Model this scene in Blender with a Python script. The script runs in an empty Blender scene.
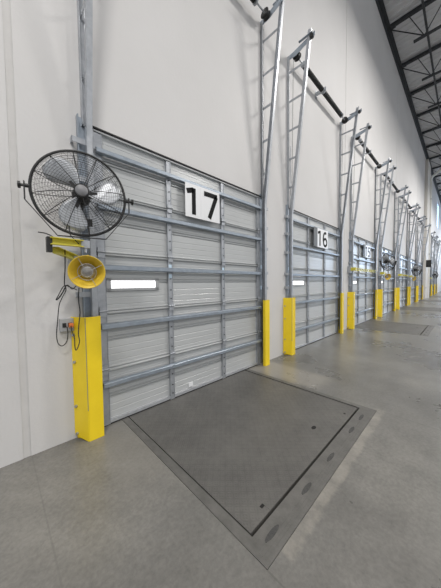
import bpy, math, random
from mathutils import Vector, Matrix
random.seed(7)
C = bpy.context.scene.collection
PI = math.pi
R = math.radians

# ------------------------------------------------------------------ materials
def new_mat(name):
    m = bpy.data.materials.new(name); m.use_nodes = True
    nt = m.node_tree; b = nt.nodes['Principled BSDF']
    return m, nt, b
def N(nt, t, **kw):
    n = nt.nodes.new(t)
    for k, v in kw.items():
        if k in n.inputs: n.inputs[k].default_value = v
        else: setattr(n, k, v)
    return n
def ramp(nt, fac, stops):
    r = nt.nodes.new('ShaderNodeValToRGB'); e = r.color_ramp.elements
    while len(e) < len(stops): e.new(0.5)
    for i, (p, c) in enumerate(stops):
        e[i].position = p; e[i].color = (*c, 1)
    nt.links.new(fac, r.inputs[0]); return r.outputs[0]
def mat(name, c0, c1=None, rough=0.5, metal=0.0, scale=4.0, bump=0.0, bscale=60.0, rvar=0.0, detail=5, spec=None, stretch=None):
    m, nt, b = new_mat(name)
    c1 = c1 or tuple(x * 0.9 for x in c0)
    tc = N(nt, 'ShaderNodeTexCoord'); src = tc.outputs['Object']
    if stretch:
        mp = N(nt, 'ShaderNodeMapping'); mp.inputs['Scale'].default_value = stretch
        nt.links.new(src, mp.inputs[0]); src = mp.outputs[0]
    no = N(nt, 'ShaderNodeTexNoise', Scale=scale, Detail=detail, Roughness=0.6)
    nt.links.new(src, no.inputs['Vector'])
    nt.links.new(ramp(nt, no.outputs['Fac'], [(0.3, c1), (0.7, c0)]), b.inputs['Base Color'])
    b.inputs['Roughness'].default_value = rough; b.inputs['Metallic'].default_value = metal
    if spec is not None: b.inputs['Specular IOR Level'].default_value = spec
    if rvar:
        mr = N(nt, 'ShaderNodeMapRange'); nt.links.new(no.outputs['Fac'], mr.inputs[0])
        mr.inputs[3].default_value = rough - rvar; mr.inputs[4].default_value = rough + rvar
        nt.links.new(mr.outputs[0], b.inputs['Roughness'])
    if bump:
        n2 = N(nt, 'ShaderNodeTexNoise', Scale=bscale, Detail=3.0); nt.links.new(tc.outputs['Object'], n2.inputs['Vector'])
        bp = N(nt, 'ShaderNodeBump', Strength=bump, Distance=0.01)
        nt.links.new(n2.outputs['Fac'], bp.inputs['Height']); nt.links.new(bp.outputs[0], b.inputs['Normal'])
    return m
def emis(name, col, s):
    m, nt, b = new_mat(name)
    b.inputs['Base Color'].default_value = (*col, 1); b.inputs['Emission Color'].default_value = (*col, 1)
    b.inputs['Emission Strength'].default_value = s; b.inputs['Roughness'].default_value = 0.2
    return m

M = {}
M['wall'] = mat('painted_concrete', (.64, .632, .63), (.60, .592, .588), .6, scale=.8, bump=.12, bscale=25, rvar=.05)
M['sealant'] = mat('joint_sealant', (.60, .592, .582), (.55, .54, .53), .7, scale=6)
M['galv'] = mat('galvanised_steel', (.48, .50, .53), (.36, .38, .41), .42, .55, scale=14, rvar=.08)
M['galv_blue'] = mat('zinc_plated_steel', (.37, .42, .48), (.28, .32, .37), .38, .55, scale=12, rvar=.08)
M['skin'] = mat('grey_door_steel', (.50, .515, .52), (.46, .475, .48), .29, .08, scale=1.5, rvar=.05)
M['yellow'] = mat('yellow_paint', (.92, .68, .02), (.86, .62, .016), .38, scale=5, bump=.05, bscale=40)
M['yellow_lamp'] = mat('yellow_plastic', (.80, .56, .05), (.72, .50, .04), .4, scale=8)
M['yellow_arm'] = mat('yellow_arm_paint', (.74, .66, .08), (.60, .54, .06), .45, scale=20)
M['black'] = mat('black_plastic', (.012, .012, .013), (.02, .02, .02), .45, scale=10)
M['rubber'] = mat('black_rubber', (.018, .018, .019), (.03, .03, .03), .75, scale=10)
M['spring'] = mat('oiled_black_spring_steel', (.02, .02, .021), (.035, .033, .03), .4, .4, scale=30)
M['roofsteel'] = mat('dark_primed_steel', (.035, .038, .042), (.025, .027, .03), .6, .0, scale=4)
M['deck'] = mat('grey_roof_deck', (.68, .68, .70), (.62, .62, .64), .6, .0, scale=1.5)
M['alu'] = mat('brushed_aluminium', (.66, .68, .71), (.56, .58, .61), .42, .7, scale=20, rvar=.06)
M['blade'] = mat('silver_fan_blade', (.55, .57, .60), (.50, .52, .55), .45, .45, scale=10)
M['white'] = mat('white_sign_sheet', (.80, .81, .83), (.77, .78, .80), .35, scale=3)
M['bluesticker'] = mat('pale_blue_sticker', (.50, .66, .80), (.62, .74, .84), .4, scale=60)
M['ink'] = mat('black_ink', (.006, .006, .007), (.008, .008, .009), .7, scale=3, spec=.2)
M['sign_side_grey'] = mat('dark_grey_side', (.13, .14, .15), (.11, .12, .13), .5, scale=3)
M['badge'] = mat('grey_badge', (.24, .24, .25), (.20, .20, .21), .5, .1, scale=20)
M['box'] = mat('grey_box', (.42, .43, .44), (.36, .37, .38), .5, .2, scale=20)
M['orange'] = mat('orange_plug', (.80, .22, .06), (.7, .2, .05), .5, scale=20)
M['void'] = mat('dark_pit', (.010, .010, .010), (.014, .013, .012), .9, scale=5)
M['whitepipe'] = mat('white_pipe', (.80, .80, .77), (.74, .74, .71), .4, scale=3)
M['cream'] = mat('cream_wall_paint', (.64, .62, .59), (.58, .56, .53), .6, scale=1)
M['daylight'] = emis('daylight_window', (1.0, 1.0, 1.0), 2.2)
M['bluelight'] = emis('blue_daylight_window', (.50, .70, 1.0), 2.6)
M['bluelight2'] = emis('bright_daylight_window', (.62, .78, 1.0), 6.0)
M['bulb'] = mat('lamp_reflector', (.45, .44, .42), (.3, .29, .28), .3, .5, scale=60)

def floor_mat():
    m, nt, b = new_mat('polished_concrete'); L = nt.links.new
    tc = N(nt, 'ShaderNodeTexCoord'); P = tc.outputs['Object']
    n1 = N(nt, 'ShaderNodeTexNoise', Scale=.55, Detail=7.0, Roughness=.62); L(P, n1.inputs['Vector'])
    n2 = N(nt, 'ShaderNodeTexNoise', Scale=5.0, Detail=8.0, Roughness=.7); L(P, n2.inputs['Vector'])
    n3 = N(nt, 'ShaderNodeTexNoise', Scale=38.0, Detail=5.0, Roughness=.7); L(P, n3.inputs['Vector'])
    a = ramp(nt, n1.outputs['Fac'], [(.30, (.130, .127, .116)), (.5, (.200, .195, .181)), (.70, (.285, .275, .250))])
    c = ramp(nt, n2.outputs['Fac'], [(.3, (.72, .72, .72)), (.7, (1, 1, 1))])
    d = ramp(nt, n3.outputs['Fac'], [(.34, (.70, .70, .70)), (.62, (1, 1, 1))])
    m1 = N(nt, 'ShaderNodeMix', data_type='RGBA', blend_type='MULTIPLY'); m1.inputs[0].default_value = .75
    L(a, m1.inputs[6]); L(c, m1.inputs[7])
    m2 = N(nt, 'ShaderNodeMix', data_type='RGBA', blend_type='MULTIPLY'); m2.inputs[0].default_value = .8
    L(m1.outputs[2], m2.inputs[6]); L(d, m2.inputs[7])
    sx = N(nt, 'ShaderNodeSeparateXYZ'); L(P, sx.inputs[0])
    def math_(op, x, y=None, z=None):
        n = N(nt, 'ShaderNodeMath', operation=op)
        for i, v in enumerate((x, y, z)):
            if v is None: continue
            if isinstance(v, (int, float)): n.inputs[i].default_value = v
            else: L(v, n.inputs[i])
        return n.outputs[0]
    wob = math_('MULTIPLY', math_('SUBTRACT', n2.outputs['Fac'], .5), .10)
    X, Y = sx.outputs[0], sx.outputs[1]
    # pale patched grout along the outer edge of each pit and small worn spots near it
    def band(v, lo, hi, soft=.015):
        p = N(nt, 'ShaderNodeMapRange', interpolation_type='SMOOTHSTEP'); L(v, p.inputs[0]); p.inputs[1].default_value = lo - soft; p.inputs[2].default_value = lo + soft
        q = N(nt, 'ShaderNodeMapRange', interpolation_type='SMOOTHSTEP'); L(v, q.inputs[0]); q.inputs[1].default_value = hi - soft; q.inputs[2].default_value = hi + soft
        return math_('MULTIPLY', p.outputs[0], math_('SUBTRACT', 1.0, q.outputs[0]))
    Yw = math_('ADD', Y, wob); Xw = math_('ADD', X, wob)
    patch = math_('MULTIPLY', math_('MULTIPLY', band(Yw, -2.00, -1.90), band(X, 1.10, 3.2)), ramp(nt, n2.outputs['Fac'], [(.35, (.2, .2, .2)), (.65, (1, 1, 1))]))
    patch2 = math_('MULTIPLY', band(Yw, -1.2, -.0, .12), band(Xw, 3.2, 3.75, .08))
    patch3 = math_('MULTIPLY', band(Yw, -1.0, .0, .2), band(Xw, .62, .98, .05))
    pt = math_('MINIMUM', math_('ADD', math_('ADD', patch, math_('MULTIPLY', patch2, .85)), math_('MULTIPLY', patch3, .35)), 1.0)
    m3 = N(nt, 'ShaderNodeMix', data_type='RGBA'); L(math_('MULTIPLY', pt, .55), m3.inputs[0]); L(m2.outputs[2], m3.inputs[6]); m3.inputs[7].default_value = (.36, .335, .29, 1)
    # saw-cut joints
    j = None
    for x in (.19, 3.17, 12.3, 20.4, 28.4):
        k = math_('LESS_THAN', math_('ABSOLUTE', math_('SUBTRACT', X, x)), .0045)
        if x == .19: k = math_('MULTIPLY', k, .4)
        if x == 3.17: k = math_('MULTIPLY', k, math_('LESS_THAN', Y, -1.9))
        j = k if j is None else math_('MAXIMUM', j, k)
    k = math_('MULTIPLY', math_('LESS_THAN', math_('ABSOLUTE', math_('SUBTRACT', X, .97)), .005), math_('LESS_THAN', Y, -1.93))
    j = math_('MAXIMUM', j, k)
    for y in (-5.2, -11.0):
        j = math_('MAXIMUM', j, math_('LESS_THAN', math_('ABSOLUTE', math_('SUBTRACT', Y, y)), .0045))
    m4 = N(nt, 'ShaderNodeMix', data_type='RGBA'); L(math_('MULTIPLY', j, .6), m4.inputs[0]); L(m3.outputs[2], m4.inputs[6]); m4.inputs[7].default_value = (.10, .098, .09, 1)
    L(m4.outputs[2], b.inputs['Base Color'])
    mr = N(nt, 'ShaderNodeMapRange'); L(n1.outputs['Fac'], mr.inputs[0]); mr.inputs[1].default_value = .3; mr.inputs[2].default_value = .7
    mr.inputs[3].default_value = .24; mr.inputs[4].default_value = .34; L(mr.outputs[0], b.inputs['Roughness'])
    bp = N(nt, 'ShaderNodeBump', Strength=.06, Distance=.01); L(n3.outputs['Fac'], bp.inputs['Height']); L(bp.outputs[0], b.inputs['Normal'])
    b.inputs['Specular IOR Level'].default_value = .55
    return m
M['floor'] = floor_mat()

def tread_mat():
    m, nt, b = new_mat('worn_tread_plate'); L = nt.links.new
    tc = N(nt, 'ShaderNodeTexCoord'); P = tc.outputs['Object']
    n1 = N(nt, 'ShaderNodeTexNoise', Scale=2.2, Detail=8.0, Roughness=.65); L(P, n1.inputs['Vector'])
    n2 = N(nt, 'ShaderNodeTexNoise', Scale=14.0, Detail=5.0, Roughness=.7); L(P, n2.inputs['Vector'])
    # raised lozenges: two crossed wave patterns
    def lozenge(rot, off):
        mp = N(nt, 'ShaderNodeMapping'); mp.inputs['Rotation'].default_value = (0, 0, R(rot)); mp.inputs['Location'].default_value = (off, off, 0)
        L(P, mp.inputs[0])
        mp2 = N(nt, 'ShaderNodeMapping'); mp2.inputs['Scale'].default_value = (20, 52, 1); L(mp.outputs[0], mp2.inputs[0])
        ch = N(nt, 'ShaderNodeVectorMath', operation='FRACTION'); L(mp2.outputs[0], ch.inputs[0])
        sub = N(nt, 'ShaderNodeVectorMath', operation='SUBTRACT'); L(ch.outputs[0], sub.inputs[0]); sub.inputs[1].default_value = (.5, .5, 0)
        sc = N(nt, 'ShaderNodeVectorMath', operation='MULTIPLY'); L(sub.outputs[0], sc.inputs[0]); sc.inputs[1].default_value = (1.15, 1.5, 0)
        ln = N(nt, 'ShaderNodeVectorMath', operation='LENGTH'); L(sc.outputs[0], ln.inputs[0])
        r = N(nt, 'ShaderNodeMapRange'); L(ln.outputs['Value'], r.inputs[0]); r.inputs[1].default_value = .5; r.inputs[2].default_value = .25
        return r.outputs[0]
    a = lozenge(45, 0); c = lozenge(-45, .011)
    mx = N(nt, 'ShaderNodeMath', operation='MAXIMUM'); L(a, mx.inputs[0]); L(c, mx.inputs[1])
    base = ramp(nt, n1.outputs['Fac'], [(.28, (.105, .102, .096)), (.5, (.135, .131, .123)), (.74, (.17, .165, .152))])
    dirt = ramp(nt, n2.outputs['Fac'], [(.35, (.80, .80, .80)), (.6, (1, 1, 1))])
    m1 = N(nt, 'ShaderNodeMix', data_type='RGBA', blend_type='MULTIPLY'); m1.inputs[0].default_value = .8; L(base, m1.inputs[6]); L(dirt, m1.inputs[7])
    m2 = N(nt, 'ShaderNodeMix', data_type='RGBA'); m2.inputs[7].default_value = (.21, .205, .19, 1)
    f = N(nt, 'ShaderNodeMath', operation='MULTIPLY'); L(mx.outputs[0], f.inputs[0]); f.inputs[1].default_value = .15; L(f.outputs[0], m2.inputs[0]); L(m1.outputs[2], m2.inputs[6])
    L(m2.outputs[2], b.inputs['Base Color'])
    b.inputs['Roughness'].default_value = .46; b.inputs['Metallic'].default_value = .25
    bp = N(nt, 'ShaderNodeBump', Strength=.35, Distance=.002); L(mx.outputs[0], bp.inputs['Height']); L(bp.outputs[0], b.inputs['Normal'])
    return m
M['tread'] = tread_mat()
M['curb'] = mat('worn_flat_steel', (.165, .16, .15), (.11, .108, .10), .5, .2, scale=9, bump=.15, bscale=50)
M['weld'] = mat('weld_patch', (.080, .080, .078), (.055, .055, .053), .6, .2, scale=30, bump=.4, bscale=80)

# ------------------------------------------------------------------ mesh helper
class MB:
    def __init__(s): s.v = []; s.f = []; s.sm = []
    def add(s, vs, fs, smooth=False):
        o = len(s.v); s.v += [tuple(p) for p in vs]; s.f += [tuple(i + o for i in f) for f in fs]; s.sm += [smooth] * len(fs); return s
    def box(s, x0, x1, y0, y1, z0, z1):
        v = [(x, y, z) for x in (x0, x1) for y in (y0, y1) for z in (z0, z1)]
        return s.add(v, [(0, 1, 3, 2), (4, 6, 7, 5), (0, 4, 5, 1), (2, 3, 7, 6), (0, 2, 6, 4), (1, 5, 7, 3)])
    def bar(s, a, b, w, h, up=(0, 0, 1)):
        a = Vector(a); b = Vector(b); d = (b - a).normalized(); up = Vector(up)
        if abs(d.dot(up)) > .98: up = Vector((0, 1, 0))
        sx = d.cross(up).normalized(); uy = sx.cross(d)
        v = []
        for p in (a, b):
            for i, j in ((-1, -1), (1, -1), (1, 1), (-1, 1)): v.append(p + sx * (w / 2 * i) + uy * (h / 2 * j))
        return s.add(v, [(3, 2, 1, 0), (4, 5, 6, 7), (0, 1, 5, 4), (1, 2, 6, 5), (2, 3, 7, 6), (3, 0, 4, 7)])
    def cyl(s, a, b, r, n=12, r2=None):
        a = Vector(a); b = Vector(b); d = (b - a).normalized(); r2 = r if r2 is None else r2
        q = d.to_track_quat('Z', 'Y'); v = []
        for p, rr in ((a, r), (b, r2)):
            for i in range(n):
                t = 2 * PI * i / n; v.append(p + q @ Vector((math.cos(t) * rr, math.sin(t) * rr, 0)))
        s.add(v, [(i, (i + 1) % n, n + (i + 1) % n, n + i) for i in range(n)], True)
        return s.add(v, [tuple(range(n - 1, -1, -1)), tuple(range(n, 2 * n))])
    def tube(s, pts, r, n=6, closed=False):
        pts = [Vector(p) for p in pts]; m = len(pts); v = []; prev = None
        for i, p in enumerate(pts):
            if closed: d = pts[(i + 1) % m] - pts[i - 1]
            else: d = pts[min(i + 1, m - 1)] - pts[max(i - 1, 0)]
            d.normalize()
            if prev is None:
                u = d.orthogonal().normalized()
            else:
                u = (prev - d * prev.dot(d)).normalized()
            prev = u; w = d.cross(u)
            for k in range(n):
                t = 2 * PI * k / n; v.append(p + u * (math.cos(t) * r) + w * (math.sin(t) * r))
        f = []
        for i in range(m if closed else m - 1):
            j = (i + 1) % m
            for k in range(n):
                f.append((i * n + k, i * n + (k + 1) % n, j * n + (k + 1) % n, j * n + k))
        if not closed: s.add(v, [tuple(range(n - 1, -1, -1)), tuple(range((m - 1) * n, m * n))])
        return s.add(v, f, True)
    def lathe(s, prof, n=32, M_=None, smooth=True):   # prof: (r, z) about local z
        v = []; f = []
        for r, z in prof:
            for i in range(n):
                t = 2 * PI * i / n; p = Vector((math.cos(t) * r, math.sin(t) * r, z))
                v.append(M_ @ p if M_ else p)
        for k in range(len(prof) - 1):
            for i in range(n): f.append((k * n + i, k * n + (i + 1) % n, (k + 1) * n + (i + 1) % n, (k + 1) * n + i))
        return s.add(v, f, smooth)
    def prism_x(s, prof, x0, x1):      # closed (y,z) profile extruded along x
        n = len(prof); v = [(x0, y, z) for y, z in prof] + [(x1, y, z) for y, z in prof]
        return s.add(v, [tuple(range(n - 1, -1, -1)), tuple(range(n, 2 * n))] + [(i, (i + 1) % n, n + (i + 1) % n, n + i) for i in range(n)])
    def prism_z(s, prof, z0, z1):      # closed (x,y) profile
        n = len(prof); v = [(x, y, z0) for x, y in prof] + [(x, y, z1) for x, y in prof]
        return s.add(v, [tuple(range(n - 1, -1, -1)), tuple(range(n, 2 * n))] + [(i, (i + 1) % n, n + (i + 1) % n, n + i) for i in range(n)])
    def sheet_strip(s, left, right, thick_dir, th):   # polyline pair -> thick strip
        n = len(left); td = Vector(thick_dir) * th
        v = [Vector(p) for p in left] + [Vector(p) for p in right]; v += [p + td for p in v]
        f = []
        for i in range(n - 1):
            f.append((i, i + 1, n + i + 1, n + i)); f.append((2 * n + i, 3 * n + i, 3 * n + i + 1, 2 * n + i + 1))
            f.append((i, 2 * n + i, 2 * n + i + 1, i + 1)); f.append((n + i, n + i + 1, 3 * n + i + 1, 3 * n + i))
        f += [(0, n, 3 * n, 2 * n), (n - 1, 3 * n - 1, 4 * n - 1, 2 * n - 1)]
        return s.add(v, f)
    def build(s, name, m, parent=None, loc=None, bevel=0):
        me = bpy.data.meshes.new(name); me.from_pydata(s.v, [], s.f); me.materials.append(M[m] if isinstance(m, str) else m)
        for p, k in zip(me.polygons, s.sm): p.use_smooth = k
        import bmesh
        bm = bmesh.new(); bm.from_mesh(me); bmesh.ops.recalc_face_normals(bm, faces=bm.faces[:]); bm.to_mesh(me); bm.free()
        me.update()
        o = bpy.data.objects.new(name, me); C.objects.link(o)
        if parent: o.parent = parent
        if loc: o.location = loc
        if bevel:
            b = o.modifiers.new('bevel', 'BEVEL'); b.width = bevel; b.segments = 2; b.limit_method = 'ANGLE'
        return o
def smooth(pts, n=6):
    out = []
    P = [pts[0]] + pts + [pts[-1]]
    for i in range(1, len(P) - 2):
        for k in range(n):
            t = k / n; a, b, c, d = P[i - 1], P[i], P[i + 1], P[i + 2]
            out.append(.5 * ((2 * b) + (c - a) * t + (2 * a - 5 * b + 4 * c - d) * t * t + (3 * b - a - 3 * c + d) * t ** 3))
    return out + [P[-2]]
def tag(o, label=None, cat=None, group=None, kind=None):
    if label: o['label'] = label
    if cat: o['category'] = cat
    if group: o['group'] = group
    if kind: o['kind'] = kind
    return o
def root(name, label, cat, loc=(0, 0, 0), group=None):
    o = bpy.data.objects.new(name, None); C.objects.link(o); o.location = loc; o.empty_display_size = .1
    return tag(o, label, cat, group)
def copy_tree(o, parent=None, first=True):
    c = o.copy(); C.objects.link(c)
    if parent: c.parent = parent
    for ch in [x for x in bpy.data.objects if x.parent == o]: copy_tree(ch, c)
    return c
def ordinal(i): return ['first', 'second', 'third', 'fourth', 'fifth', 'sixth', 'seventh', 'eighth', 'ninth', 'tenth',
    'eleventh', 'twelfth', 'thirteenth', 'fourteenth', 'fifteenth', 'sixteenth', 'seventeenth', 'eighteenth'][i]

# ------------------------------------------------------------------ layout
W, H = 2.74, 3.05
X0 = [.76, 4.54, 8.36, 12.05, 15.88, 19.55, 23.25, 30.3, 34.0, 37.7]
WTOP = 12.2
XA, XB = -6.0, 52.0
PITS = {0: (.97, 3.15), 2: (8.50, 10.68), 4: (15.9, 18.08), 6: (23.35, 25.5), 7: (30.6, 32.8)}
PD = 1.93     # pit depth from the wall

# floor with pits
fl = MB(); cuts = sorted(PITS.values()); fx = XA
for a, b in cuts:
    fl.box(fx, a, -PD, .0, -.35, 0); fx = b
fl.box(fx, XB, -PD, .0, -.35, 0); fl.box(XA, XB, -22, -PD, -.35, 0)
fl.box(XA, XB, 0, .6, -.35, 0)
tag(fl.build('floor', 'floor'), kind='structure')

# wall with openings
wb = MB(); T = .22
seams = [.16, 7.78, 15.18, 22.65, 29.9]
opens = [(x, x + W) for x in X0]
def wallbox(xa, xb, z0, z1):
    cur = xa
    for s_ in seams:
        if xa < s_ < xb:
            wb.box(cur, s_ - .027, 0, T, z0, z1); cur = s_ + .027
    wb.box(cur, xb, 0, T, z0, z1)
cur = XA
for a, b in opens:
    wallbox(cur, a, 0, H + .02); cur = b
wallbox(cur, XB, 0, H + .02)
wb.v = wb.v
def upper(xa, xb, z0, z1):
    wallbox(xa, xb, z0, z1)
wx0, wx1, wz0, wz1 = 39.6, 42.6, 8.3, 11.4     # high window
upper(XA, wx0, H + .02, WTOP + .25); upper(wx1, XB, H + .02, WTOP + .25)
upper(wx0, wx1, H + .02, wz0); upper(wx0, wx1, wz1, WTOP + .25)
tag(wb.build('wall_dock', 'wall'), kind='structure')
for i, s_ in enumerate(seams):
    t = MB().box(s_ - .027, s_ + .027, .005, .05, 0, WTOP + .2)
    tag(t.build('trim_%d' % (i + 1), 'sealant'), kind='structure')
wn = MB().box(wx0 + .06, wx1 - .06, .08, .09, wz0 + .06, wz1 - .06).build('window_1', 'bluelight'); tag(wn, kind='structure')
wf = MB()
for a, b, c, d in ((wx0, wx1, wz0, wz0 + .08), (wx0, wx1, wz1 - .08, wz1), (wx0, wx0 + .08, wz0, wz1), (wx1 - .08, wx1, wz0, wz1), ((wx0 + wx1) / 2 - .03, (wx0 + wx1) / 2 + .03, wz0, wz1)):
    wf.box(a, b, .03, .13, c, d)
wf.build('window_frame', 'alu', wn)
we = MB(); we.box(XB, XB + .2, -22, .22, 0, WTOP + .3); tag(we.build('wall_end', 'wall'), kind='structure')
# end wall daylight window (source of the blue sheen on the doors)
wn2 = MB().box(XB - .03, XB - .01, -21.0, -2.6, 3.4, 8.4).build('window_2', 'bluelight2'); tag(wn2, kind='structure')
wf2 = MB()
for k in range(5):
    y = -21.0 + k * 18.4 / 4; wf2.box(XB - .09, XB - .035, y - .05, y + .05, 3.35, 8.45)
for z in (3.4, 5.9, 8.4): wf2.box(XB - .09, XB - .035, -21.05, -2.55, z - .05, z + .05)
wf2.build('window_frame', 'alu', wn2)

# roof deck, corrugated
dk = MB(); prof = []
x = XA
while x < XB:
    prof += [(x, 12.50), (x + .10, 12.50), (x + .13, 12.54), (x + .27, 12.54)]; x += .30
n = len(prof)
v = [(px, .22, pz) for px, pz in prof] + [(px, -22, pz) for px, pz in prof] + [(px, .22, pz + .1) for px, pz in prof] + [(px, -22, pz + .1) for px, pz in prof]
f = []
for i in range(n - 1):
    f += [(i, n + i, n + i + 1, i + 1), (2 * n + i, 2 * n + i + 1, 3 * n + i + 1, 3 * n + i)]
dk.add(v, f); tag(dk.build('ceiling', 'deck'), kind='structure')
# ledger beam along the wall top
eb = MB(); eb.box(9, XB - .02, -.03, -.002, 12.10, 12.32); eb.box(9, XB - .02, -.16, -.002, 12.305, 12.33)
tag(eb.build('ledger_beam', 'roofsteel'), 'long dark steel ledger beam bolted along the top of the white wall', 'beam')
# joists
def make_joist(x):
    r = root('roof_joist', '', 'roof joist', (x, 0, 0), 'open web joists under the roof deck')
    m = MB()
    for s_ in (-.035, .035): m.box(s_ - .03, s_ + .03, -14, -.06, 12.355, 12.48)
    m.build('top_chord', 'roofsteel', r)
    MB().box(-.09, .09, -.30, -.0, 12.335, 12.36).build('seat', 'roofsteel', r)
    m = MB()
    for s_ in (-.03, .03): m.box(s_ - .022, s_ + .022, -13, -.92, 11.20, 11.26)
    m.build('bottom_chord', 'roofsteel', r)
    m = MB(); m.cyl((0, -.12, 12.30), (0, -1.25, 11.25), .02, 6); m.cyl((0, -.75, 12.36), (0, -1.25, 11.25), .016, 6)
    y = -1.25
    while y > -12:
        m.cyl((0, y, 11.25), (0, y - .7, 12.38), .018, 6); m.cyl((0, y - .7, 12.38), (0, y - 1.4, 11.25), .018, 6); y -= 1.4
    m.build('web', 'roofsteel', r)
    return r
j0 = make_joist(12.68)
j0['label'] = 'dark open web roof joist nearest the camera, highest in the frame'
for k in range(1, 14):
    c = copy_tree(j0); c.location.x = 12.68 + 2.62 * k
    c['label'] = 'dark open web roof joist, %s counting from the nearest one' % ordinal(k)
for y, z, lab in ((-1.3, 11.6, 'long dark bridging bar running across the lower half of the roof joists'),
                  (-1.22, 12.31, 'long thin dark bridging bar just under the roof deck')):
    tag(MB().box(9.5, XB - .02, y - .03, y + .03, z - .03, z + .03).build('bridging_bar', 'roofsteel'), lab, 'roof bar')

# ------------------------------------------------------------------ doors
SH = .61
def section_bm(k):
    m = MB(); z = 0.0; front = []
    # micro ribbed face with a deeper double groove in the middle and rolled lips at the joints
    base = .012
    pts = [(.004, 0), (.004, .012), (base, .018)]
    zz = .018
    ribs = [.06 + i * .073 for i in range(8)]
    for q in ribs:
        if abs(q - .305) < .03: continue
        pts += [(base, q - .006), (base + .0020, q - .003), (base + .0020, q + .003), (base, q + .006)]
    pts = [p for p in pts]
    g = [(base, .286), (base + .014, .290), (base + .014, .300), (base - .002, .304), (base - .002, .316), (base + .014, .320), (base + .014, .330), (base, .334)]
    pts = sorted([p for p in pts if not (.28 < p[1] < .34)] + g, key=lambda p: p[1])
    pts += [(base + .004, .562), (base + .004, .574), (-.016, .580), (-.018, .590), (base, .600), (base + .01, .604), (base + .01, .609)]
    prof = pts + [(.055, .609), (.055, 0)]
    m.prism_x(prof, .004, W - .004)
    return m
sec = section_bm(0)
stile_x = [.045, .86, 1.80, 2.695]
strut_prof = [(-.014, 0), (-.050, .004), (-.056, .010), (-.056, .046), (-.050, .052), (-.014, .060), (-.014, .054), (-.046, .046), (-.046, .010), (-.014, .004)]
protos = {}
def shared(key, fn, name, m, parent, loc=(0, 0, 0)):
    if key in protos:
        o = protos[key].copy(); C.objects.link(o)
    else:
        o = fn().build(name, m); protos[key] = o
    o.name = name; o.parent = parent; o.location = loc
    return o
def make_stile(w, h):
    m = MB(); m.box(-w / 2, w / 2, -.013, .011, 0, h)
    m.box(-w / 2, -w / 2 + .004, -.018, -.0125, 0, h); m.box(w / 2 - .004, w / 2, -.018, -.0125, 0, h)
    return m
def make_hinge():
    m = MB(); m.box(-.032, .032, -.030, -.022, -.06, .045); m.cyl((-.045, -.036, 0), (.045, -.036, 0), .009, 8)
    return m
def bolts(zs, x=0):
    m = MB()
    for z in zs: m.cyl((x, -.024, z), (x, -.030, z), .008, 6)
    return m
def make_door(n, x):
    d = bpy.data.objects.new('door_%d' % n, None); C.objects.link(d); d.location = (x, 0, 0); d['kind'] = 'structure'
    for k in range(5):
        shared('section', lambda: sec, 'door_section', 'skin', d, (0, 0, k * SH))
        for i, sx in enumerate(stile_x):
            w = .085 if i in (0, 3) else .062
            shared('stile%d' % (i in (0, 3)), lambda: make_stile(w, .565), 'stile', 'galv', d, (sx, 0, k * SH + .008))
            if k < 4:
                shared('hinge', make_hinge, 'hinge', 'galv', d, (sx, 0, (k + 1) * SH))
        zc = k * SH + (.42 if k < 4 else .36)
        shared('strut', lambda: MB().prism_x(strut_prof, .02, W - .02), 'strut', 'galv_blue', d, (0, -.010, zc))
        for sx in stile_x[1:3]:
            for bz in (.09, .2, .34): shared('bolt', lambda: bolts((0,)), 'bolt', 'black', d, (sx, .004, k * SH + bz))
    # bright top angle with the black seal above it
    shared('topangle', lambda: MB().box(.01, W - .01, -.022, .012, 3.018, 3.030), 'top_angle', 'box', d)
    shared('topseal', lambda: MB().box(-.03, W + .03, -.022, -.001, 3.048, 3.062), 'top_seal', 'rubber', d)
    shared('bottomseal', lambda: MB().box(.01, W - .01, -.004, .05, .0, .018), 'bottom_seal', 'rubber', d, (0, -.004, 0))
    shared('bottombar', lambda: MB().box(.01, W - .01, -.012, .004, .018, .05), 'bottom_rail', 'alu', d)
    # small window in the third panel
    def fr():
        m = MB(); a, b, c, e = .095, .70, 1.425, 1.565
        m.box(a, b, -.006, .012, c, c + .030); m.box(a, b, -.006, .012, e - .030, e); m.box(a, a + .045, -.006, .012, c, e); m.box(b - .045, b, -.006, .012, c, e); return m
    w = shared('winframe', fr, 'window_frame', 'box', d)
    shared('pane', lambda: MB().box(.135, .66, .001, .010, 1.452, 1.538), 'pane', 'daylight', w)
    return d
doors = [make_door(i + 1, x) for i, x in enumerate(X0)]
st = MB().box(1.13, 1.20, .0, .010, .075, .125).build('sticker', 'white', doors[0]); st['label'] = 'white sticker'
for sx, z in ((.86, 1.72), (1.80, 1.72), (.86, 1.60), (1.80, 1.66)):
    q = MB().box(sx - .022, sx + .022, -.0155, -.0133, z - .035, z + .02).build('sticker', 'bluesticker', doors[0]); q['label'] = 'pale blue sticker'

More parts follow.
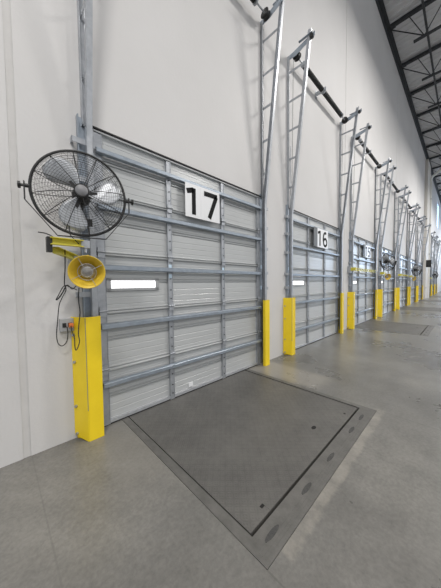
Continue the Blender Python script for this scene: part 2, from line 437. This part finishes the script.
# number signs: strokes as thick black polylines on white sheets
def arc(cx, cy, rx, ry, a0, a1, n=14):
    return [(cx + rx * math.cos(R(a0 + (a1 - a0) * i / n)), cy + ry * math.sin(R(a0 + (a1 - a0) * i / n))) for i in range(n + 1)]
DIG = {'1': [[(.0, .83), (.20, .93)], [(.21, 1.0), (.21, 0)]],
       '7': [[(0, .94), (.54, .94)], [(.50, .94), (.20, 0)]],
       '6': [arc(.29, .5, .27, .46, 60, 180, 12) + arc(.29, .30, .23, .25, 180, 540, 26)],
       '5': [[(.52, .94), (.10, .94), (.06, .52)] + arc(.26, .31, .26, .27, 125, -145, 20)]}
def stroke(m, pts, w, x0, z0, s, y=-.0):
    P2 = [Vector((x0 + p[0] * s, z0 + p[1] * s)) for p in pts]; L_ = []; R_ = []
    for i, p in enumerate(P2):
        d = (P2[min(i + 1, len(P2) - 1)] - P2[max(i - 1, 0)]).normalized(); nrm = Vector((-d.y, d.x)) * w / 2
        L_.append((p.x + nrm.x, y, p.y + nrm.y)); R_.append((p.x - nrm.x, y, p.y - nrm.y))
    m.sheet_strip(L_, R_, (0, -1, 0), .0025)
def make_sign(label, x, z, w, h, txt, dark=False):
    r = root('number_sign', label, 'sign', (x, -.078, z))
    split = w * .42
    if dark:  # thin dark grey rectangle left of the white sheets
        b = MB().box(-.20, -.002, .0, .004, 0, h); o = b.build('dark_side', 'sign_side_grey', r); o['label'] = 'dark grey rectangle left of the digits'
    MB().box(0, split - .001, 0, .004, 0, h).build('sheet', 'white', r); MB().box(split + .001, w, .0, .004, 0, h).build('sheet', 'white', r)
    s = h * .82; z0 = h * .09
    for ch, x0 in zip(txt, (w * .04, w * .52)):
        m = MB()
        for st_ in DIG[ch]: stroke(m, [(px * {'1': 1.55, '7': 1.32}.get(ch, 1.2), pz) for px, pz in st_], .064 if not dark else .058, x0, z0, s * .97, -.0005)
        m.build('digit', 'ink', r)
    return r
make_sign('white sign with large black number 17 on the nearest door', 1.825, 2.375, .61, .435, '17')
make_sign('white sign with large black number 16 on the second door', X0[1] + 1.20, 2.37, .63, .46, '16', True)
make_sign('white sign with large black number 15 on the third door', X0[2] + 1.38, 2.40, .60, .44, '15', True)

# ------------------------------------------------------------------ tracks (ladder shaped)
ZT = 6.15
def railY(z): return -.078 if z < 2.9 else -.078 - (z - 2.9) / (ZT - 2.9) * .37
def make_track(side):
    s = -1 if side == 'L' else 1       # outward direction of this track from the door
    r = root('lift_track', '', 'door track', (0, 0, 0), 'tall ladder shaped door tracks')
    a = MB()   # angle fixed to the wall beside the opening, then the thin back post above
    a.box(min(s * .01, s * .135), max(s * .01, s * .135), -.008, -.001, .02, 3.10)
    a.box(min(s * .125, s * .135), max(s * .125, s * .135), -.05, -.001, .02, 3.10)
    a.build('wall_angle', 'galv_blue', r)
    b = MB(); b.box(s * .07 - .022, s * .07 + .022, -.030, -.002, 3.02, 6.05); b.box(s * .07 - .022, s * .07 - .016, -.055, -.002, 3.02, 6.05)
    b.build('back_post', 'galv', r)
    # front rail: C shaped, vertical beside the door, leaning out above it
    m = MB(); zs = [.10, 2.9, ZT + .12]
    for i in range(2):
        z0, z1 = zs[i], zs[i + 1]; y0 = railY(z0); y1 = railY(z0) if i == 0 else -.078 - (z1 - 2.9) / (ZT - 2.9) * .37
        for (dx0, dx1, dy0, dy1) in ((-.004, .000, -.026, .026), (-.05, .0, -.030, -.026), (-.05, .0, .026, .030)):
            xa, xb = s * .075 + (-s) * dx0, s * .075 + s * dx1 * 1
            xa, xb = s * (.075 + dx0), s * (.075 + dx1)
            xa, xb = min(xa, xb), max(xa, xb)
            v = [(x_, y + dy, z_) for (z_, y) in ((z0, y0), (z1, y1)) for (x_, dy) in ((xa, dy0), (xb, dy0), (xb, dy1), (xa, dy1))]
            m.add(v, [(3, 2, 1, 0), (4, 5, 6, 7), (0, 1, 5, 4), (1, 2, 6, 5), (2, 3, 7, 6), (3, 0, 4, 7)])
    m.build('track_rail', 'galv', r)
    for z in (3.45, 4.02, 4.59, 5.16, 5.73):
        g = MB(); g.box(s * .075, s * .075 + .004, railY(z) + .02, -.02, z - .022, z + .022); g.build('rung', 'galv', r)
    for z in (1.40, 1.68, 2.12, 2.5, 2.85):
        g = MB(); xa, xb = sorted((s * .06, s * .19)); g.box(xa, xb, -.060, -.052, z - .025, z + .025)
        xa, xb = sorted((s * .182, s * .19)); g.box(xa, xb, -.060, -.001, z - .025, z + .025)
        g.build('wall_clip', 'galv', r)
    # head plate with drum
    h = MB(); v = []
    for x_ in (s * .055 - .006, s * .055):
        v += [(x_, -.001, 5.99), (x_, -.18, 5.99), (x_, -.56, 6.10), (x_, -.56, 6.18), (x_, -.12, 6.09), (x_, -.001, 6.08)]
    h.add(v, [(0, 1, 2, 3, 4, 5), (11, 10, 9, 8, 7, 6)] + [(i, (i + 1) % 6, 6 + (i + 1) % 6, 6 + i) for i in range(6)])
    xa, xb = sorted((s * .055, s * .10)); h.box(xa, xb, -.52, -.25, 6.165, 6.175)
    h.build('head_plate', 'galv_blue', r)
    MB().lathe([(.0, -s * .035), (.075, -s * .035), (.06, -s * .05), (.055, -s * .09), (.078, -s * .10), (.0, -s * .10)], 20,
               Matrix.Translation((s * .055, -.16, 6.03)) @ Matrix.Rotation(PI / 2, 4, 'Y')).build('cable_drum', 'black', r)
    MB().cyl((s * .03, -.50, 6.12), (s * .09, -.50, 6.12), .035, 14).build('pulley', 'black', r)
    MB().cyl((s * .02, -.10, 6.0), (s * .02, -.046, .2), .0035, 6).build('lift_cable', 'spring', r)
    for z in (1.38, 1.76):
        xa, xb = sorted((s * .02, s * .06)); q = MB().box(xa, xb, -.0105, -.0082, z, z + .07); q.build('sticker', 'bluesticker', r)['label'] = 'pale blue sticker'
    MB().tube(smooth([Vector((s * .04, -.05, 3.0)), Vector((s * .06, -.06, 3.15)), Vector((s * .035, -.055, 3.3)), Vector((s * .055, -.07, 3.45)), Vector((s * .03, -.06, 3.65)), Vector((s * .045, -.05, 3.9)), Vector((s * .03, -.05, 4.3))]), .008, 6).build('slack_cable', 'galv', r)
    return r
tl = make_track('L'); tr = make_track('R')
DN = ['the nearest door, number 17', 'door number 16', 'door number 15', 'the fourth door, past number 15', 'the fifth door along the wall', 'the sixth door along the wall', 'the seventh door, just before the pillar', 'the first door beyond the pillar', 'the second door beyond the pillar', 'the farthest door']
for i, x in enumerate(X0):
    for side, proto in (('L', tl), ('R', tr)):
        o = proto if i == 0 else copy_tree(proto)
        o.location = (x if side == 'L' else x + W, 0, 0)
        o['label'] = 'galvanised ladder shaped track at the %s side of %s' % ('left' if side == 'L' else 'right', DN[i])
# spring shafts
def spring_bm(a, b):
    n = int((b - a) / .022); m = MB(); prof = []
    for k in range(n):
        z = a + (b - a) * k / n; d = (b - a) / n
        prof += [(.038, z), (.050, z + d * .3), (.050, z + d * .7), (.038, z + d)]
    m.lathe([(0, a)] + prof + [(0, b)], 14, Matrix.Rotation(PI / 2, 4, 'Y')); return m
sh = root('spring_shaft', '', 'spring shaft', (0, 0, 0), 'black torsion spring shafts high above the doors')
MB().cyl((-.03, 0, 0), (W + .03, 0, 0), .013, 10).build('shaft', 'galv', sh)
spring_bm(.30, 1.20).build('spring', 'spring', sh); spring_bm(1.30, W - .32).build('spring', 'spring', sh)
m = MB(); m.box(1.235, 1.245, -.08, .158, -.05, .05); m.box(1.19, 1.29, .15, .158, -.12, .06); m.build('centre_bracket', 'galv', sh)
for xx in (.27, 1.215, 1.275, W - .29): MB().cyl((xx - .015, 0, 0), (xx + .015, 0, 0), .055, 14).build('spring_cone', 'galv', sh)
for i, x in enumerate(X0):
    o = sh if i == 0 else copy_tree(sh); o.location = (x, -.16, 6.03)
    o['label'] = 'horizontal shaft with black coil springs high above %s' % DN[i]

# ------------------------------------------------------------------ yellow guards
def prism_cut(m, prof, z1, cut_pts):
    m.prism_z(prof, 0, z1)
def guard_mesh(side):
    t = .008; m = MB(); z1 = 1.19
    if side == 'L':
        line = [(-.240, -.006), (-.160, -.155), (-.148, -.163), (-.022, -.163), (-.014, -.11)]
    else:
        line = [(-.03, -.10), (-.03, -.15), (.105, -.15), (.105, -.006)]
    n = len(line); off = []
    for i, p in enumerate(line):
        a = Vector(line[max(i - 1, 0)]); b = Vector(line[min(i + 1, n - 1)]); d = (b - a).normalized()
        off.append((p[0] - d.y * t, p[1] + d.x * t))
    # lower corners are clipped
    def zb(i): return .0
    prof = line + off[::-1]
    k = len(prof); h = n
    def low(i):        # clipped lower corners
        j = i if i < n else 2 * n - 1 - i
        return .035 if (side == 'L' and j in (0, n - 1)) else 0.0
    v = [(x, y, low(i)) for i, (x, y) in enumerate(prof)] + [(x, y, z1) for x, y in prof]
    f = [(i, (i + 1) % k, k + (i + 1) % k, k + i) for i in range(k)]
    for i in range(n - 1):
        a, b = i, i + 1; c, d = k - 1 - i, k - 2 - i
        f += [(a, b, d, c), (k + a, k + c, k + d, k + b)]
    m.add(v, f)
    return m
def make_guard(side):
    g = root('track_guard', '', 'track guard', (0, 0, 0), 'yellow steel guards at the feet of the door tracks')
    guard_mesh(side).build('guard_plate', 'yellow', g, bevel=.002)
    if side == 'L':
        foot = MB().prism_z([(-.22, -.012), (-.145, -.12), (-.13, -.128), (-.03, -.128), (-.03, -.02)], .002, .012)
        foot.build('foot_plate', 'yellow', g)
        for z in (.06, .33, .76, 1.02):
            a = Vector((-.223, -.038, z)); nn = Vector((-.149, -.080, 0)).normalized()
            MB().cyl(a, a + nn * .016, .014, 6).build('bolt', 'galv', g)
        s_ = MB().bar((-.156, -.160, .30), (-.156, -.160, 1.185), .004, .006); s_.build('seam', 'badge', g)
    else:
        for z in (.1, .55, 1.0): MB().cyl((.105, -.05, z), (.117, -.05, z), .012, 6).build('bolt', 'galv', g)
    return g
gl = make_guard('L'); gr = make_guard('R')
for i, x in enumerate(X0):
    for side, proto in (('L', gl), ('R', gr)):
        o = proto if i == 0 else copy_tree(proto)
        o.location = (x + (0 if side == 'L' else W), 0, 0)
        o['label'] = '%s yellow steel guard at the %s foot of %s' % ('broad' if side == 'L' else 'narrow', 'left' if side == 'L' else 'right', DN[i])

# ------------------------------------------------------------------ dock levelers
def make_leveler(x0, x1, label):
    r = root('dock_leveler', label, 'dock leveler', (x0, 0, 0), 'steel dock levelers set in the floor')
    w = x1 - x0; e = .070
    m = MB(); m.box(.002, e, -PD + .002, -.0, -.06, .003); m.box(w - e, w - .002, -PD + .002, -.0, -.06, .003)
    m.box(e, w - e, -PD + .002, -PD + .155, -.06, .003); m.build('curb_frame', 'curb', r)
    MB().box(.003, w - .003, -PD + .003, .05, -.34, -.30).build('pit_floor', 'void', r)
    m = MB(); m.box(e + .010, w - e - .028, -1.755, -.005, -.03, .002); m.build('deck_plate', 'tread', r)
    m = MB(); m.box(e + .020, w - e - .020, .0, .05, -.03, .001); m.build('lip', 'curb', r)
    # oval weld patches and thin raised lines on the front frame
    for cx in (.17, .61, 1.05, 1.58, 1.90):
        q = []
        for i in range(16):
            t = 2 * PI * i / 16; q.append((cx + .070 * math.cos(t), -PD + .085 + .016 * math.sin(t)))
        MB().prism_z(q, .0025, .0055).build('weld_patch', 'weld', r)
    m = MB()
    for yy in (.03, .05, .072): m.box(.03, w - .03, -PD + yy, -PD + yy + .006, .0025, .0045)
    m.build('edge_rib', 'curb', r)
    q = [(1.35 + .035 * math.cos(t * PI / 6), -1.56 + .020 * math.sin(t * PI / 6)) for t in range(12)]
    MB().prism_z(q, .0015, .0035).build('lift_hole', 'void', r)
    q = [(1.85 + .012 * math.cos(t * PI / 6), -1.69 + .012 * math.sin(t * PI / 6)) for t in range(12)]
    MB().prism_z(q, .0015, .0035).build('lift_hole', 'void', r)
    MB().box(.255, .285, -1.71, -1.69, .0015, .004).build('lift_hole', 'void', r)
    MB().box(.285, .305, -1.75, -1.692, .0015, .0035).build('latch_plate', 'curb', r)
    return r
LAB = {0: 'large grey tread plate dock leveler in front of the nearest door, number 17', 2: 'grey dock leveler in the floor in front of door number 15',
       4: 'grey dock leveler in front of the fifth door along the wall', 6: 'thin grey dock leveler in front of the seventh door, before the pillar', 7: 'farthest thin grey dock leveler, past the pillar'}
for k, (a, b) in PITS.items(): make_leveler(a, b, LAB[k])

# ------------------------------------------------------------------ fan
def make_fan():
    r = root('wall_fan', 'large black wire cage fan with silver blades at the left of the nearest door', 'fan', (0, 0, 0), 'black cage fans beside the doors')
    RR = .328
    head = bpy.data.objects.new('fan_head', None)
    # local frame of the head: z = facing axis, x = knob axis
    rim = MB(); rim.tube([(RR * math.cos(t * PI / 32), RR * math.sin(t * PI / 32), 0) for t in range(64)], .0098, 8, True)
    def cage(sgn, depth):
        m = MB()
        def zz(q): return sgn * (depth * (1 - (q / RR) ** 3) + .004)
        for k in range(16):
            q = .055 + (RR - .065) * k / 15
            m.tube([(q * math.cos(t * PI / 24), q * math.sin(t * PI / 24), zz(q)) for t in range(48)], .0012, 4, True)
        for k in range(12):
            a = 2 * PI * k / 12 + .15
            m.tube([(q * math.cos(a), q * math.sin(a), zz(q)) for q in [.045 + (RR - .045) * i / 8 for i in range(9)]], .0028, 5)
        for k in range(48):
            a = 2 * PI * k / 48
            m.tube([(q * math.cos(a + sgn * q * 1.2), q * math.sin(a + sgn * q * 1.2), zz(q)) for q in [.12 + (RR - .12) * i / 5 for i in range(6)]], .0009, 3)
        return m
    parts = []
    parts.append(rim.build('rim', 'black', r))
    parts.append(cage(1, .085).build('front_cage', 'black', r)); parts.append(cage(-1, .06).build('rear_cage', 'black', r))
    m = MB().lathe([(0, -.14), (.055, -.14), (.068, -.12), (.068, -.04), (.05, -.02), (.04, .03), (0, .03)], 24); parts.append(m.build('motor', 'black', r))
    m = MB().lathe([(0, .105), (.040, .104), (.044, .098), (.044, .086), (0, .086)], 28); bd = m.build('badge', 'badge', r); parts.append(bd)
    m = MB().lathe([(.044, .086), (.049, .097), (.052, .090), (.050, .084), (.044, .084)], 28); parts.append(m.build('badge_ring', 'black', r))
    for k in range(3):
        a0 = R(118) + k * 2 * PI / 3; n1, n2 = 9, 8; v = []; f = []
        for i in range(n1):
            q = .05 + .245 * i / (n1 - 1); half = (.10 + .42 * math.sin(PI * min(1, (i / (n1 - 1)) * .75 + .12))) * (1.0 if i < n1 - 1 else .75)
            for j in range(n2):
                u = j / (n2 - 1) * 2 - 1; a = a0 + u * half + .35 * (i / (n1 - 1)); z = -u * .030 * (1 - .3 * i / n1) + .012 * (1 - u * u)
                v.append((q * math.cos(a), q * math.sin(a), z))
        N0 = len(v); v += [(p[0], p[1], p[2] - .0025) for p in v]
        for i in range(n1 - 1):
            for j in range(n2 - 1):
                a = i * n2 + j; f.append((a, a + 1, a + n2 + 1, a + n2)); f.append((N0 + a, N0 + a + n2, N0 + a + n2 + 1, N0 + a + 1))
        for j in range(n2 - 1):
            f.append((j, N0 + j, N0 + j + 1, j + 1)); a = (n1 - 1) * n2 + j; f.append((a, a + 1, N0 + a + 1, N0 + a))
        for i in range(n1 - 1):
            a = i * n2; f.append((a, a + n2, N0 + a + n2, N0 + a)); a = i * n2 + n2 - 1; f.append((a, N0 + a, N0 + a + n2, a + n2))
        m = MB().add(v, f, True); parts.append(m.build('blade', 'blade', r))
        m = MB(); m.bar((.03 * math.cos(a0), .03 * math.sin(a0), .002), (.115 * math.cos(a0 + .1), .115 * math.sin(a0 + .1), .002), .05, .014); parts.append(m.build('blade_holder', 'black', r))
    m = MB(); m.box(-.075, .075, -.235, -.175, -.085, -.066); m.cyl((0, -.02, -.10), (0, -.2, -.075), .012, 8); parts.append(m.build('switch_box', 'black', r))
    # orientation
    a, b = FAN_AZ, FAN_EL
    Nn = Vector((math.cos(b) * math.cos(a), math.cos(b) * math.sin(a), math.sin(b)))
    hx = Vector((-math.sin(a), math.cos(a), 0)); wy = Nn.cross(hx)
    MX = Matrix((hx, wy, Nn)).transposed().to_4x4()
    for p in parts:
        p.data.transform(MX)
    # knobs and U bracket
    for s in (-1, 1):
        c = hx * (s * (RR + .002)); m = MB(); m.cyl(c, c + hx * (s * .028), .014, 10); m.cyl(c + hx * (s * .034), c + hx * (s * .060), .010, 10); m.cyl(c + hx * (s * .052), c + hx * (s * .066), .026, 8)
        m.build('knob', 'black', r)
    u = MB(); up = Vector((0, 0, 1)); w_ = RR + .032
    P = [hx * -w_ + up * .03, hx * -w_ - up * .10, hx * (-.17) - up * .345, hx * (.17) - up * .345, hx * w_ - up * .10, hx * w_ + up * .03]
    for i in range(5): u.bar(P[i], P[i + 1], .028 if i in (0, 4) else .022, .006, tuple(hx) if i in (0, 4) else (0, 0, 1))
    u.build('bracket', 'black', r)
    bpy.data.objects.remove(head)
    return r, hx
FAN_AZ, FAN_EL = -1.80, -.02
fan, hx = make_fan()
FC = Vector((.540, -.445, 2.222)); fan.location = FC
ARMZ = FC.z - .345 - .032
# ------------------------------------------------------------------ dock light with folding yellow arm
def lamp_parts(r, c, az, el, rad=.115):
    Nn = Vector((math.cos(el) * math.cos(az), math.cos(el) * math.sin(az), math.sin(el)))
    q = Nn.to_track_quat('Z', 'Y').to_matrix().to_4x4(); T_ = Matrix.Translation(c) @ q
    k = rad / .115
    m = MB().lathe([(0, -.075), (.035, -.075), (.06, -.06), (.09, -.01), (.115, .045), (.121, .047), (.121, .040), (.108, .030), (.085, -.01), (.055, -.050), (0, -.055)], 32, T_ @ Matrix.Scale(k, 4))
    sh_ = m.build('lamp_shade', 'yellow_lamp', r)
    MB().lathe([(0, .012), (.03, .010), (.05, .0), (.055, -.02), (.050, -.045), (0, -.05)], 24, T_ @ Matrix.Scale(k, 4)).build('bulb', 'bulb', r)
    g = MB()
    for rr, z in ((.060, .040), (.035, .045)):
        g.tube([T_ @ (Vector((rr * math.cos(t * PI / 14), rr * math.sin(t * PI / 14), z)) * k) for t in range(28)], .0022, 5, True)
    for a in (.5, .5 + PI / 2, .5 + PI, .5 + 1.5 * PI):
        g.tube([T_ @ (Vector((q_ * math.cos(a), q_ * math.sin(a), z)) * k) for q_, z in ((.035, .045), (.060, .040), (.095, .042), (.118, .040))], .0022, 5)
    g.build('wire_guard', 'galv', r)
    m = MB(); m.bar(Vector(c) - Nn * .06 * k, Vector(c) - Nn * .06 * k + Vector((0, 0, .12 * k)), .03, .012, (1, 0, 0)); m.build('lamp_yoke', 'yellow_lamp', r)
dl = root('dock_light', 'yellow dock lamp on a short folded yellow arm below the nearest fan', 'dock light', (0, 0, 0), 'yellow dock lights on swing arms')
az = ARMZ
AX0, AX1, AY = FC.x - .20, FC.x + .05, FC.y + .0
AX0, AX1 = .315, .53
def channel(a, b, w, h, t=.005):
    m = MB(); a = Vector(a); b = Vector(b); d = (b - a).normalized(); sx = d.cross(Vector((0, 0, 1))).normalized()
    m.bar(a, b, t, h); m.bar(a + sx * w / 2 + Vector((0, 0, h / 2)), b + sx * w / 2 + Vector((0, 0, h / 2)), w, t); m.bar(a + sx * w / 2 - Vector((0, 0, h / 2)), b + sx * w / 2 - Vector((0, 0, h / 2)), w, t)
    return m
upper_arm = channel((AX0, AY - .02, az - .025), (AX1, AY - .02, az - .025), .045, .048); upper_arm.build('upper_arm', 'yellow_arm', dl)
lower_arm = channel((AX0 + .02, AY + .02, az - .085), (.555, -.05, az - .10), .045, .045); lower_arm.build('lower_arm', 'yellow_arm', dl)
m = MB(); m.box(AX0 - .020, AX0 + .014, AY - .03, AY + .03, az - .105, az + .008); m.build('elbow', 'black', dl, bevel=.004)
m = MB(); m.box(.52, .59, -.048, -.001, az - .17, az - .03); m.build('wall_bracket', 'galv', dl)
m = MB(); m.box(AX1 - .012, AX1 + .05, AY - .035, AY + .012, az - .055, az + .006); m.cyl((AX1 + .02, AY - .02, az - .05), (AX1 + .02, AY - .02, az - .09), .010, 8); m.build('end_bracket', 'galv', dl)
lamp_parts(dl, (.553, -.49, 1.60), -1.9, -.15, .125)
# power cords, hanging near the wall
pi_, ya = .0426, .7665
F = Vector((math.sin(ya) * math.cos(pi_), math.cos(ya) * math.cos(pi_), -math.sin(pi_))); RV = Vector((math.cos(ya), -math.sin(ya), 0)); UV = RV.cross(F)
def cord(name, label, pix, r=.0042):
    pts = smooth([Vector(p) for p in pix]); o = MB().tube(pts, r, 6).build(name, 'rubber'); tag(o, label, 'cord'); return o
cord('power_cord', 'black cord looping low from the fan arm to the grey outlet box', [(0.428, -0.36, 1.776), (0.454, -0.2, 1.641), (0.467, -0.08, 1.503), (0.479, -0.07, 1.448), (0.442, -0.09, 1.377), (0.421, -0.07, 1.306), (0.408, -0.05, 1.16), (0.397, -0.05, 1.052), (0.405, -0.05, 0.968), (0.435, -0.05, 0.935), (0.471, -0.05, 0.965), (0.483, -0.06, 1.04), (0.475, -0.075, 1.108)])
cord('lamp_cord', 'black cord hanging from the yellow lamp over the guard and back to the orange plug', [(0.509, -0.4, 1.468), (0.525, -0.3, 1.364), (0.551, -0.22, 1.251), (0.544, -0.2, 1.142), (0.537, -0.2, 1.052), (0.543, -0.2, 0.978), (0.517, -0.2, 0.91), (0.506, -0.2, 0.939), (0.507, -0.19, 1.019), (0.502, -0.13, 1.075), (0.505, -0.085, 1.115)])
cord('coiled_cord', 'small bunch of coiled black cord tied beside the yellow lamp', [(0.538, -0.2, 1.448), (0.506, -0.1, 1.475), (0.461, -0.09, 1.485), (0.415, -0.08, 1.396), (0.399, -0.08, 1.361), (0.429, -0.08, 1.387), (0.476, -0.09, 1.476), (0.428, -0.09, 1.396), (0.404, -0.09, 1.361), (0.444, -0.09, 1.422), (0.485, -0.09, 1.494), (0.517, -0.12, 1.457), (0.532, -0.2, 1.484)], .004)
cord('fan_cord', 'thin black cord sagging from the fan cage to the yellow arm', [(0.446, -0.44, 1.955), (0.438, -0.5, 1.883), (0.47, -0.5, 1.841), (0.504, -0.47, 1.818)], .004)
cord('loose_cord', 'short stiff black cord end sticking out left above the yellow arm', [(0.252, -0.42, 1.884), (0.3, -0.42, 1.88), (0.342, -0.42, 1.86), (0.385, -0.42, 1.819)], .004)
# outlet box
ob = root('outlet_box', 'small grey electrical outlet box with an orange plug on the wall', 'outlet', (0, 0, 0))
p = Vector((.482, 0, 1.122))
MB().box(p.x - .055, p.x + .055, -.045, -.001, p.z - .06, p.z + .06).build('box_body', 'box', ob, bevel=.004)
for dx in (-.022, .022):
    MB().box(p.x + dx - .015, p.x + dx + .015, -.049, -.0455, p.z - .02, p.z + .02).build('socket', 'black', ob)
MB().box(p.x + .010, p.x + .045, -.085, -.050, p.z - .022, p.z + .016).build('plug', 'orange', ob, bevel=.005)['label'] = 'orange plug'

# far fans, lamps and long arms
FN = {3: ('black cage fan at the left of the fourth door', (10.6, -.60, 2.25)), 5: ('small far black cage fan at the left of the sixth door', (17.8, -.62, 2.18)), 7: ('farthest black cage fan, beyond the pillar', (X0[7] + .2, -.60, 2.15))}
for k, (lab, loc) in FN.items():
    c = copy_tree(fan); c.location = loc; c['label'] = lab; c.rotation_euler.z = R(-16)
def swing_light(x, ln, lab, lamp=True, turn=0, z=1.86):
    r = root('dock_light', lab, 'dock light', (x, 0, z), 'yellow dock lights on swing arms')
    MB().box(-.24, -.15, -.10, -.001, -.10, .10).build('wall_bracket', 'galv', r)
    y = -.20
    m = MB(); m.box(-.24, -.18, -.24, -.10, -.04, .06); m.build('elbow', 'yellow_arm', r)
    m = MB()
    m.box(-.20, ln, y - .015, y + .015, .035, .050); m.box(-.20, ln, y - .015, y + .015, -.035, -.020)
    k = int(ln / .12)
    for i in range(k):
        xa = -.18 + i * (ln + .16) / k; xb = xa + (ln + .16) / k; m.bar((xa, y, -.028 if i % 2 else .042), (xb, y, .042 if i % 2 else -.028), .008, .016, (0, 1, 0))
    m.build('arm', 'yellow_arm', r)
    if lamp: lamp_parts(r, (ln + .02, y - .05, -.13), -2.2, -.2, .13)
    return r
swing_light(X0[2] - .02, 2.3, 'long yellow lattice arm stretched across door number 15', False, z=1.90)
swing_light(X0[3] - .02, .25, 'yellow dock lamp under the fan at the left of the fourth door', z=1.86)
swing_light(X0[4] - .02, 2.3, 'long yellow lattice arm stretched across the fifth door', False, z=1.86)
swing_light(X0[5] - .02, .25, 'small yellow dock lamp at the left of the sixth door', z=1.84)
swing_light(X0[7] - .02, 2.3, 'yellow arm across the first door beyond the pillar', False, z=1.84)

# ------------------------------------------------------------------ pillar and pipe
px0, px1, py = 27.0, 29.0, -.20
pl = root('wall_pillar', 'cream square pillar standing out from the wall past the seventh door', 'pillar', (0, 0, 0))
m = MB().box(px0, px1, py, -.002, 0, 11.9); m.build('pillar_shaft', 'cream', pl, bevel=.02)
m = MB().box(px0 + .35, px0 + .5, py - .012, py - .001, .9, 1.02); m.build('cover_plate', 'black', pl)
dp = root('drain_pipe', 'bright white pipe rising up the pillar and bending under the roof', 'pipe', (0, 0, 0))
m = MB(); m.tube([(px1 + .12, py, 0.0), (px1 + .12, py, 10.7)], .10, 12); m.build('riser', 'whitepipe', dp)
m = MB(); m.tube([(px1 + .12, py, 10.7), (px1 + .12, py - .08, 11.0), (px1 + .12, py - .8, 11.6), (px1 + .12, py - 2.0, 11.9)], .10, 12); m.build('branch', 'whitepipe', dp)
for z in (4, 6.5, 9): MB().box(px1 + .001, px1 + .24, py - .11, py + .11, z, z + .06).build('strap', 'galv', dp)
bx = root('wall_box', 'small dark box with a pale front mounted on the pillar', 'box', (0, 0, 0))
MB().box(px0 + .02, px0 + .40, py - .36, py - .002, 2.75, 3.35).build('box_body', 'black', bx, bevel=.02)
MB().box(px0 + .05, px0 + .37, py - .372, py - .362, 2.80, 3.0).build('front_panel', 'whitepipe', bx)

# ------------------------------------------------------------------ camera
cam = bpy.data.cameras.new('camera'); co = bpy.data.objects.new('camera', cam); C.objects.link(co)
cam.sensor_fit = 'HORIZONTAL'; cam.sensor_width = 36; cam.lens = 235.765 / 441 * 36; cam.clip_start = .05; cam.clip_end = 300
ro = -.0107; c_, s_ = math.cos(ro), math.sin(ro)
R2 = RV * c_ + UV * s_; U2 = UV * c_ - RV * s_
MX = Matrix((R2, U2, -F)).transposed().to_4x4(); MX.translation = Vector((0, -2.6081, 1.4885)); co.matrix_world = MX
bpy.context.scene.camera = co

# ------------------------------------------------------------------ light: high-bay lamps in the hall and an added even ambient fill from the world
def bay(x, y, z, e, sx=1.2, sy=.45, col=(1, .965, .92)):
    l = bpy.data.lights.new('high_bay', 'AREA'); l.shape = 'RECTANGLE'; l.size = sx; l.size_y = sy; l.energy = e; l.color = col
    o = bpy.data.objects.new('high_bay', l); C.objects.link(o); o.location = (x, y, z)
for x in (-2.6, 9.4, 21.4, 33.4, 45.4): bay(x, -4.8, 10.0, 560, 2.4, .5)
for x in (-2.0, 12, 26, 40): bay(x, -13, 10.0, 650, 2.4, .6)
w = bpy.data.worlds.new('world'); bpy.context.scene.world = w; w.use_nodes = True
bg = w.node_tree.nodes['Background']; bg.inputs[0].default_value = (.93, .96, 1, 1); bg.inputs[1].default_value = .60
vs = bpy.context.scene.view_settings
vs.view_transform = 'Standard'; vs.look = 'None'; vs.gamma = 1; vs.use_curve_mapping = False; vs.exposure = .0
